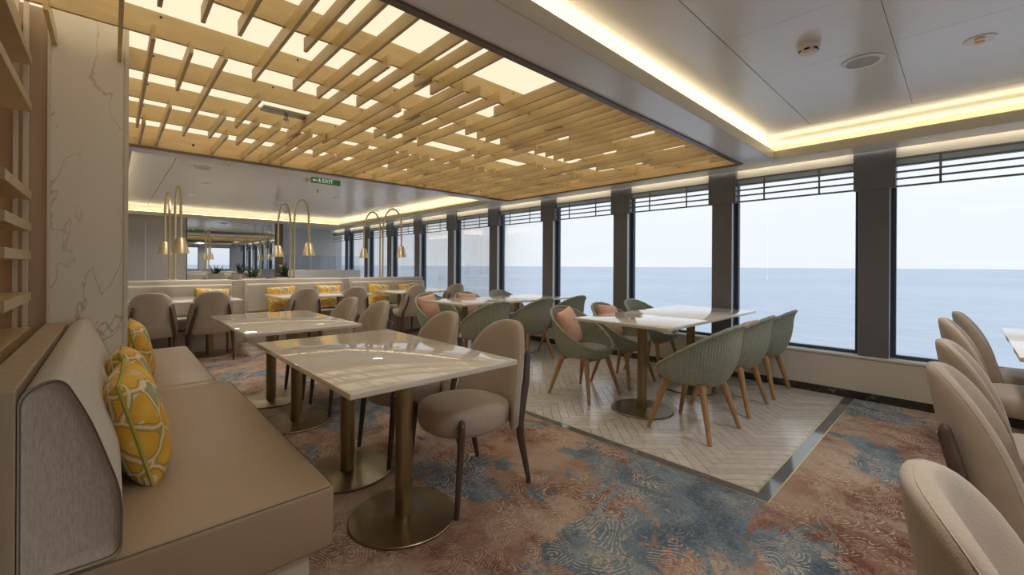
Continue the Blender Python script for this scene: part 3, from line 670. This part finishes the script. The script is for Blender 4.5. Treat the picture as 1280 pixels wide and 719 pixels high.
# bench cushions lean back on the bolster (face +X)
cushion('l', (.118, 2.07, .447), (R(14), R(3), R(-93)), 'yellow lemon-print cushion at the bench, nearest its open end')
cushion('l', (.115, 2.56, .447), (R(13), R(-4), R(-92)), 'yellow lemon-print cushion leaning behind another on the bench, before the column')
cushion('l', (.165, 3.72, .443), (R(12), R(3), R(-92)), 'yellow lemon-print cushion half hidden by the marble column edge')

# ------------------------------------------------------------------ pedestal tables
def table_parts(L, Wd, bases, top_h=.75, th=.024, r=.25):
    ps = [('table_top', MB().rbox(-L/2, L/2, -Wd/2, Wd/2, top_h-th, top_h, .004).mesh('table_top', M['quartz'], 30), (0, 0, 0))]
    pole = MB().lathe([(.04, .012), (.04, top_h-th-.006)], 24).mesh('pole', M['brass'], 40)
    plate = MB().lathe([(.11, top_h-th-.006), (.11, top_h-th)], 20).mesh('mounting_plate', M['brass'], 40)
    disc = MB().lathe([(r-.002, 0), (r, .003), (r, .009), (r-.003, .012), (.05, .0125), (.0405, .016)], 56).mesh('base_disc', M['brass_disc'], 40)
    for b in bases:
        for q in (disc, pole, plate): ps.append((q.name, q, (*b, 0)))
    return ps
def table(loc, L, Wd, bases, label, group=None, **kw):
    o = empty('pedestal_table', loc, label=label, cat='table', group=group)
    for n, me, l in table_parts(L, Wd, bases, **kw): link(n, me, o).location = l
    return o
table((1.01, 2.115, 0), .81, 1.31, [(.01, -.285), (-.01, .33)], 'cream quartz table on two brass pedestals beside the bench end')
table((1.01, 3.81, 0), .77, 1.33, [(.02, -.33), (.02, .38)], 'cream quartz table on two brass pedestals, farther along the bench')
for dy, w in ((0, 'square-cornered end of the white table facing the carpet border, chairs with salmon cushions beside it'), (2.46, 'B')):
    la = 'white quartz table unit by the carpet border, among green wicker chairs on herringbone floor' if dy == 0 else 'white quartz table unit by the carpet border, farther green wicker group'
    lb = 'white quartz table unit against the window, among green wicker chairs on herringbone floor' if dy == 0 else 'white quartz table unit against the window, farther green wicker group'
    table((3.283, 1.893+dy, 0), .70, .87, [(-.04, -.05)], la)
    table((4.265, 1.90+dy, 0), 1.25, .85, [(-.10, -.06)], lb, top_h=.744)
for x0, x1, lab in ((.0, 1.23, 'pale table before the far sofa section by the grey wall'), (1.68, 2.95, 'pale table before the middle sofa section with lemon cushions'), (3.42, 4.68, 'pale table before the sofa section next to the windows')):
    L = x1-x0; table(((x0+x1)/2, 6.78, 0), L, .95, [(-L/4+.0, .1), (L/4+.03, .1)], lab)
table((3.73, -.58, 0), .755, .76, [(0, 0)], 'cream table unit beside the high-backed chairs, inner of two under the windows')
table((4.515, -.58, 0), .80, .76, [(0, 0)], 'cream table unit beside the high-backed chairs, tight to the window sill')
table((2.42, -.62, 0), 1.1, .76, [(0, 0)], 'cream table in the chair row on the carpet bay')

# ------------------------------------------------------------------ taupe chair
def superell(a, b, n, k, e):
    t = 2*PI*k/n; c, s = math.cos(t), math.sin(t)
    return (a*math.copysign(abs(c)**(2/e), c), b*math.copysign(abs(s)**(2/e), s))
def make_taupe():
    root = empty('dining_chair', (0, 0, 0))
    # seat
    N = 40; rings = []
    for sc, z in ((.70, .338), (.90, .345), (.97, .365), (1.0, .40), (1.0, .43), (.975, .452), (.91, .466), (.75, .474), (.4, .478), (.05, .479)):
        rg = []
        for k in range(N):
            x, y = superell(.228*sc, .245*sc, N, k, 2.5)
            if y > 0: x *= 1 - .12*(y/.245)**2
            rg.append((x, y+.03, z + (.008*y/.245 if z > .44 else -.0)))
        rings.append(rg)
    MB().rings(rings).build('seat', M['taupe'], root, 60)
    # back shell
    Rr, Wd, z0, Ht = .285, .305, .345, .53
    NA, NU = 14, 22
    def surf(a, u, side):
        hw = Wd*math.cos(a)**(2/2.7) if a < PI/2-1e-4 else 0
        hh = math.sin(a)**(2/2.3) if a > 0 else 0
        z = z0 + Ht*hh; taper = 1 - .10*hh
        s = u*hw; ph = s/Rr
        edge = 1 - abs(u)**5; te = max(0, edge)**.5 * max(0, 1-(a/(PI/2))**7)**.5
        th = .028*te
        lean = .075*(z-.45)/.43
        rr = Rr + side*th + .006
        x = rr*math.sin(ph)*taper; y = .04 - rr*math.cos(ph) - lean*math.cos(ph*.6)
        return (x, y, z)
    vs = []; fs = []
    for side in (1, -1):
        for i in range(NA+1):
            a = (i/NA)**.8*(PI/2-.02)
            for j in range(NU+1):
                u = math.sin((2*j/NU-1)*PI/2); vs.append(surf(a, u, side))
    K = (NA+1)*(NU+1)
    for sd in (0, 1):
        for i in range(NA):
            for j in range(NU):
                q = sd*K + i*(NU+1)+j; fs.append((q, q+1, q+NU+2, q+NU+1))
    for j in range(NU):
        fs.append((j, j+1, K+j+1, K+j)); q = NA*(NU+1)+j; fs.append((q, q+1, K+q+1, K+q))
    me = MB().add(vs, fs).mesh('backrest', M['taupe'], 0)
    bm = bmesh.new(); bm.from_mesh(me); bmesh.ops.remove_doubles(bm, verts=bm.verts[:], dist=2e-4); bmesh.ops.recalc_face_normals(bm, faces=bm.faces[:]); bm.to_mesh(me); bm.free()
    for p in me.polygons: p.use_smooth = True
    bk = link('backrest', me, root)
    # seam around the rim of the shell
    pts = []
    for i in range(NA+1):
        a = (i/NA)**.8*(PI/2-.02); pts.append(surf(a, -.965, 1))
    pts2 = [surf((i/NA)**.8*(PI/2-.02), .965, 1) for i in range(NA, -1, -1)]
    MB().tube(pts + pts2, .0016, 4).build('seam', M['taupe'], bk)
    for sgn in (-1, 1):
        # front leg: rounded head on the seat side, straight taper to the floor
        P = [(sgn*.207, .205, .455), (sgn*.209, .207, .447), (sgn*.211, .209, .43), (sgn*.213, .212, .36), (sgn*.222, .243, .012), (sgn*.222, .243, 0)]
        l = MB().tube(P, [.006, .016, .020, .020, .0135, .0125], 10, .8).build('leg', M['walnut'], root, 50)
        MB().tube([(sgn*.2265, .212, .432), (sgn*.2285, .212, .432)], .006, 10).build('bolt', M['bolt'], l)
        P = [(sgn*.160, -.297, .715), (sgn*.162, -.297, .705), (sgn*.165, -.295, .685), (sgn*.187, -.260, .55), (sgn*.213, -.200, .42), (sgn*.217, -.180, .35), (sgn*.219, -.186, .28), (sgn*.222, -.25, .012), (sgn*.222, -.25, 0)]
        l = MB().tube(P, [.006, .014, .019, .022, .025, .027, .024, .014, .013], 10, .75).build('leg', M['walnut'], root, 50)
        MB().tube([(sgn*.169, -.313, .685), (sgn*.170, -.317, .685)], .006, 10).build('bolt', M['bolt'], l)
    return root
CH = make_taupe(); used = [False]
def place(proto, flag, loc, rz, **kw):
    if not flag[0]:
        flag[0] = True; proto.location = loc; proto.rotation_euler.z = rz; return tag(proto, **kw)
    return clone(proto, loc, rz, **kw)
G1, G2, G3, G4 = 'chairs at the near bench table', 'chairs at the farther bench table', 'chairs before the back sofas', 'chairs in the carpet bay by the windows'
for x, y, a, l in ((1.43, 1.86, 91, 'taupe dining chair at the near bench table, next to the table corner by open carpet'), (1.43, 2.50, 88, 'taupe dining chair at the near bench table, tucked in at its inner end')):
    place(CH, used, (x, y, 0), R(a), label=l, cat='chair', group=G1)
for x, y, a in ((1.49, 3.62, 90), (1.47, 4.24, 92)):
    place(CH, used, (x, y, 0), R(a), label='taupe dining chair at the farther bench table, back towards the windows', cat='chair', group=G2)
for x, a, l in ((.32, 2, 'taupe chair with walnut rear legs before the sofa section by the grey wall'), (.91, -2, 'taupe chair with walnut rear legs before the sofa section by the grey wall'), (1.97, 2, 'taupe chair with walnut rear legs before the middle sofa section'), (2.70, -3, 'taupe chair with walnut rear legs before the middle sofa section'), (3.72, 2, 'taupe chair at the pale table beside the last sofa section and the green wicker group'), (4.55, -2, 'taupe chair at the pale table, tight to the window sill')):
    place(CH, used, (x, 6.55, 0), R(a), label=l, cat='chair', group=G3)
for x, a, l in ((.965, 183, 'light taupe chair standing apart at the end of the carpet bay row'), (2.05, 180, 'light taupe carpet bay chair beside the end one, walnut rear leg showing'), (2.76, 180, 'light taupe chair in the middle of the carpet bay row of five'), (3.95, 180, 'light taupe chair at the two cream table units, farther from the window sill'), (4.62, 180, 'light taupe chair at the two cream table units, closest to the window sill')):
    place(CH, used, (x, {.965: -.275, 3.95: -.235, 4.62: -.29}.get(x, -.26), 0), R(a), label=l, cat='chair', group=G4)

# ------------------------------------------------------------------ green wicker tub chair
def make_wicker():
    root = empty('wicker_chair', (0, 0, 0))
    N = 240
    def rim(th):      # th=0 front
        s_ = (1-math.cos(th))/2
        x = .282*math.sin(th)*(1 - .10*s_); y = .255*math.cos(th) - .055*s_
        sx_ = math.copysign(abs(math.sin(th))**.85, math.sin(th))
        return Vector((.282*sx_*(1-.06*s_), y, .432 + .358*s_**1.1))
    def bot(th): 
        x, y = .205*math.sin(th), .195*math.cos(th) + .0
        return Vector((x, y, .365))
    def pt(th, t, off):
        a, b = bot(th), rim(th); p = a.lerp(b, t)
        bul = math.sin(PI*min(1, t*1.0))*.5; n = Vector((math.sin(th), math.cos(th), 0))
        bulge = .045*math.sin(PI*t**.7)*(.6 + .4*(1-math.cos(th))/2) + .022*max(0, (t-.78)/.22)**2*((1-math.cos(th))/2)**1.5
        return p + n*(bulge + off)
    rows = 12; vs = []; fs = []
    def sheet(off, ribs):
        base = len(vs)
        for i in range(rows+1):
            t = i/rows
            for k in range(N):
                th = 2*PI*k/N; o = off + (.0032*(1 if k % 3 == 0 else -.35) if ribs else 0)
                vs.append(tuple(pt(th, t, o)))
        for i in range(rows):
            for k in range(N):
                k2 = (k+1) % N; fs.append((base+i*N+k, base+i*N+k2, base+(i+1)*N+k2, base+(i+1)*N+k))
        return base
    b0 = sheet(0, True); b1 = sheet(-.014, True)
    for k in range(N):
        k2 = (k+1) % N
        fs.append((b0+rows*N+k, b0+rows*N+k2, b1+rows*N+k2, b1+rows*N+k))
    fs.append(tuple(b0+k for k in range(N)))
    sh_ = MB().add(vs, fs).build('woven_shell', M['wicker'], root, 25)
    path = [tuple(pt(2*PI*k/160, 1, -.006) + Vector((0, 0, .003))) for k in range(160)]
    MB().loop_tube(path, lambda i, j: .0135 + .0022*math.sin(j*2*PI/8*2 + i*.9), 8).build('braided_rim', M['wicker'], sh_, 60)
    rings = []
    for sc, z in ((.9, .395), (1.0, .405), (1.02, .43), (.98, .445), (.85, .45), (.3, .448), (.02, .447)):
        rings.append([(.212*sc*math.sin(2*PI*k/36), .205*sc*math.cos(2*PI*k/36)+.005, z) for k in range(36)])
    MB().rings(rings).build('seat_pad', M['seatpad'], root, 60)
    MB().rbox(-.185, .185, .10, .145, .332, .368, .006).build('under_rail', M['oak'], root); MB().rbox(-.185, .185, -.145, -.10, .332, .368, .006).build('under_rail', M['oak'], root)
    for sx_ in (-1, 1):
        for sy in (-1, 1):
            P = [(sx_*.155, sy*.13, .368), (sx_*.168, sy*.142, .33), (sx_*.243, sy*.226, .01), (sx_*.245, sy*.228, 0)]
            MB().tube(P, [.026, .025, .0145, .014], 10).build('leg', M['oak'], root, 50)
    return root
WK = make_wicker(); wu = [False]
for dy, nm, g in ((0, 'herringbone group by the open carpet corner', 'green wicker chairs of the herringbone group'), (2.46, 'farther wicker group', 'green wicker chairs of the farther group')):
    gname = 'open-corner group' if dy == 0 else 'inner group'
    for i, (x, yo, a) in enumerate(((3.16, 1.37, -2), (3.92, 1.39, 1), (4.60, 1.39, 0))):
        lab = ['beside the carpet border', 'in mid row', 'beside the window sill'][i]
        place(WK, wu, (x, yo+dy, 0), R(a), label='green wicker chair %s, back to the carpet bay, %s' % (lab, gname), cat='chair', group=g)
    for i, (x, yo, a) in enumerate(((3.245, 2.44, 181), (3.89, 2.43, 180), (4.58, 2.46, 178))):
        lab = ['with salmon cushion beside the carpet border', 'with salmon cushion in mid row', 'without cushion beside the window sill'][i]
        place(WK, wu, (x, yo+dy, 0), R(a), label='green wicker chair %s, facing the carpet bay, %s' % (lab, gname), cat='chair', group=g)
        if i < 2:
            cushion('p', (x-.02, yo+dy+.085, .452), (R(-20), R((-6, 5)[i]), R((22, 8)[i])), 'salmon pink cushion in the wicker chair %s, %s' % (('beside the carpet border', 'in mid row')[i], gname), 'salmon cushions in the wicker chairs', s=1.04)
cushion('p', (3.94, 1.33, .452), (R(20), 0, R(0)), 'salmon pink cushion in the middle wicker chair with its back to the carpet bay', 'salmon cushions in the wicker chairs', s=.9)

# ------------------------------------------------------------------ back sofas, lamps, planters
def sofa(x0, x1, face, label, group):
    s = empty('upholstered_sofa', ((x0+x1)/2, 7.72, 0), label=label, cat='sofa', group=group); h = (x1-x0)/2
    if face > 0: s.rotation_euler.z = PI
    MB().rbox(-h, h, -.115, -.035, .0, .965, .018, 3).build('back_panel', M['linen_back'], s, 40)
    MB().rbox(-h+.01, h-.01, -.20, -.117, .46, .90, .03, 3).build('back_cushion', M['linen_back'], s, 40)
    MB().rbox(-h+.005, h-.005, -.70, -.12, .33, .455, .025, 3).build('seat', M['bench'] if False else M['linen_back'], s, 40)
    MB().box(-h+.02, h-.02, -.62, -.12, 0, .30).build('plinth', M['plinth'], s)
    return s
SX = ((-.02, 1.335), (1.50, 3.0), (3.13, 4.66)); nm = ('by the grey wall', 'in the middle', 'next to the windows')
for (a, b), n in zip(SX, nm):
    sofa(a, b, -1, 'pale upholstered sofa section %s, facing the bench' % n, 'sofa sections facing the bench')
    sofa(a, b, 1, 'pale upholstered sofa section %s, facing the mirror' % n, 'sofa sections facing the mirror')
for i, (a, b) in enumerate(SX[:2]):
    g = empty('sofa_gap_filler', ((b+SX[i+1][0])/2, 7.72, 0), kind='structure'); w = (SX[i+1][0]-b)/2-.004
    MB().rbox(-w, w, -.075, .075, 0, .955, .01).build('post_panel', M['plinth'], g)
for x, z, a, l in ((1.05, .457, 4, 'lemon-print cushion on the sofa section by the grey wall'), (1.99, .457, -3, 'lemon-print cushion on the middle sofa section, beside the spiky plants'), (2.70, .457, 2, 'lemon-print cushion on the middle sofa section, beside the arch lamps'), (3.60, .457, 5, 'lemon-print cushion on the sofa section by the windows, tilted upright'), (4.25, .457, -4, 'lemon-print cushion on the sofa section by the windows, next to the glass')):
    cushion('l', (x, 7.39, z), (R(-13), R(a), 0), l, 'lemon cushions on the back sofas', s=1.05)
def arch_lamp(x, s, label):
    o = empty('arch_lamp', (x, 7.72, .967), label=label, cat='lamp', group='gold arch lamps behind the sofas'); S = .72
    path = [(0, 0, 0), (0, 0, .85)]; 
    for k in range(1, 24):
        a = PI*k/24; path.append((0, s*(S/2 - S/2*math.cos(a)), .92 + .36*math.sin(a)))
    path += [(0, s*S, .85), (0, s*S, .56)]
    MB().tube(path, .0155, 8).build('arched_tube', M['gold'], o, 60)
    MB().lathe([(.035, .0), (.035, .012), (.016, .016)], 16).build('foot', M['gold'], o, 40)
    sh = MB().lathe([(.02, .575), (.045, .570), (.053, .555), (.092, .372), (.088, .372), (.049, .55), (.0, .556)], 24, c=(0, s*S, 0), cap1=False).build('bell_shade', M['gold'], o, 40)
    MB().lathe([(.0, .38), (.025, .385), (.03, .41), (.018, .44), (.014, .50), (0, .505)], 12, c=(0, s*S, 0), cap0=False, cap1=False).build('bulb', M['bulb'], sh, 40)
M['bulb'] = emis('lamp_bulb', (1.0, .72, .38), 6.0)
for i, x in enumerate((.655, 2.235, 3.83)):
    n = ('by the grey wall', 'over the middle sofa', 'next to the windows')[i]
    arch_lamp(x, -1, 'gold arch lamp %s, bell shade over the table before the sofa' % n)
    arch_lamp(x - .06, 1, 'gold arch lamp %s, bell shade reaching towards the mirror' % n)
# second row behind, tables and chairs
for x0, x1, n in ((.0, 1.23, 'by the grey wall'), (1.68, 2.95, 'behind the middle sofa')):
    L = x1-x0; table(((x0+x1)/2, 8.7, 0), L, .75, [(-L/4, 0), (L/4, 0)], 'pale table on the mirror side of the sofas, %s' % n)
    for k in (.27, .75): place(CH, used, (x0 + L*k, 9.02, 0), R(180), label='taupe chair on the mirror side of the sofas, %s' % n, cat='chair', group='chairs facing the sofas from the mirror side')
# planters with spiky plants
for x, s in ((2.09, 1.0), (2.68, 1.1)):
    p = empty('planted_box', (x, 9.9, 0), label='spiky green plant in a tall pale planter box behind the sofas', cat='plant', group='spiky plants behind the sofas')
    MB().rbox(-.2, .2, -.16, .16, 0, .93, .01).build('planter_box', M['plinth'], p); MB().box(-.18, .18, -.14, .14, .93, .945).build('soil', M['soil'], p)
    rl = random.Random(int(x*100))
    for k in range(26):
        a = rl.uniform(0, 2*PI); el = rl.uniform(.25, 1.35); Lg = rl.uniform(.26, .36)*s; d = Vector((math.cos(a)*math.cos(el), math.sin(a)*math.cos(el), math.sin(el))); sd = d.cross(Vector((0, 0, 1))).normalized()
        b = Vector((rl.uniform(-.05, .05), rl.uniform(-.05, .05), .94)); w = .018
        q = [b - sd*w*.6, b + sd*w*.6, b + d*Lg*.4 + sd*w, b + d*Lg - Vector((0, 0, .03*math.cos(el))), b + d*Lg*.4 - sd*w]
        nrm = d.cross(sd)*.003
        MB().add([tuple(v) for v in q] + [tuple(v+nrm) for v in q], [(0,1,2,4), (4,2,3), (5,9,7,6), (9,8,7), (0,5,6,1), (1,6,7,2), (2,7,8,3), (3,8,9,4), (4,9,5,0)]).build('leaf', M['leaf'], p)
# low white partition with glass screen
pt_ = empty('glass_partition', (3.85, 11.0, 0), label='low white partition topped by a clear glass screen', cat='partition')
MB().rbox(-.9, .95, -.05, .05, 0, 1.07, .006).build('low_wall', M['whitewall'], pt_)
for k in range(3): MB().box(-.88+.61*k, -.29+.61*k, -.005, .005, 1.07, 1.43).build('pane', M['screen'], pt_)
a = empty('fire_call_point', (3.14, 11.955, 1.16), label='small red fire call point on the bronze mirror frame', cat='alarm')
MB().rbox(-.045, .045, -.02, .0145, -.045, .045, .005).build('housing', M['red'], a); MB().box(-.025, .025, -.022, -.02, -.025, .025).build('press_plate', M['white_plastic'], a)
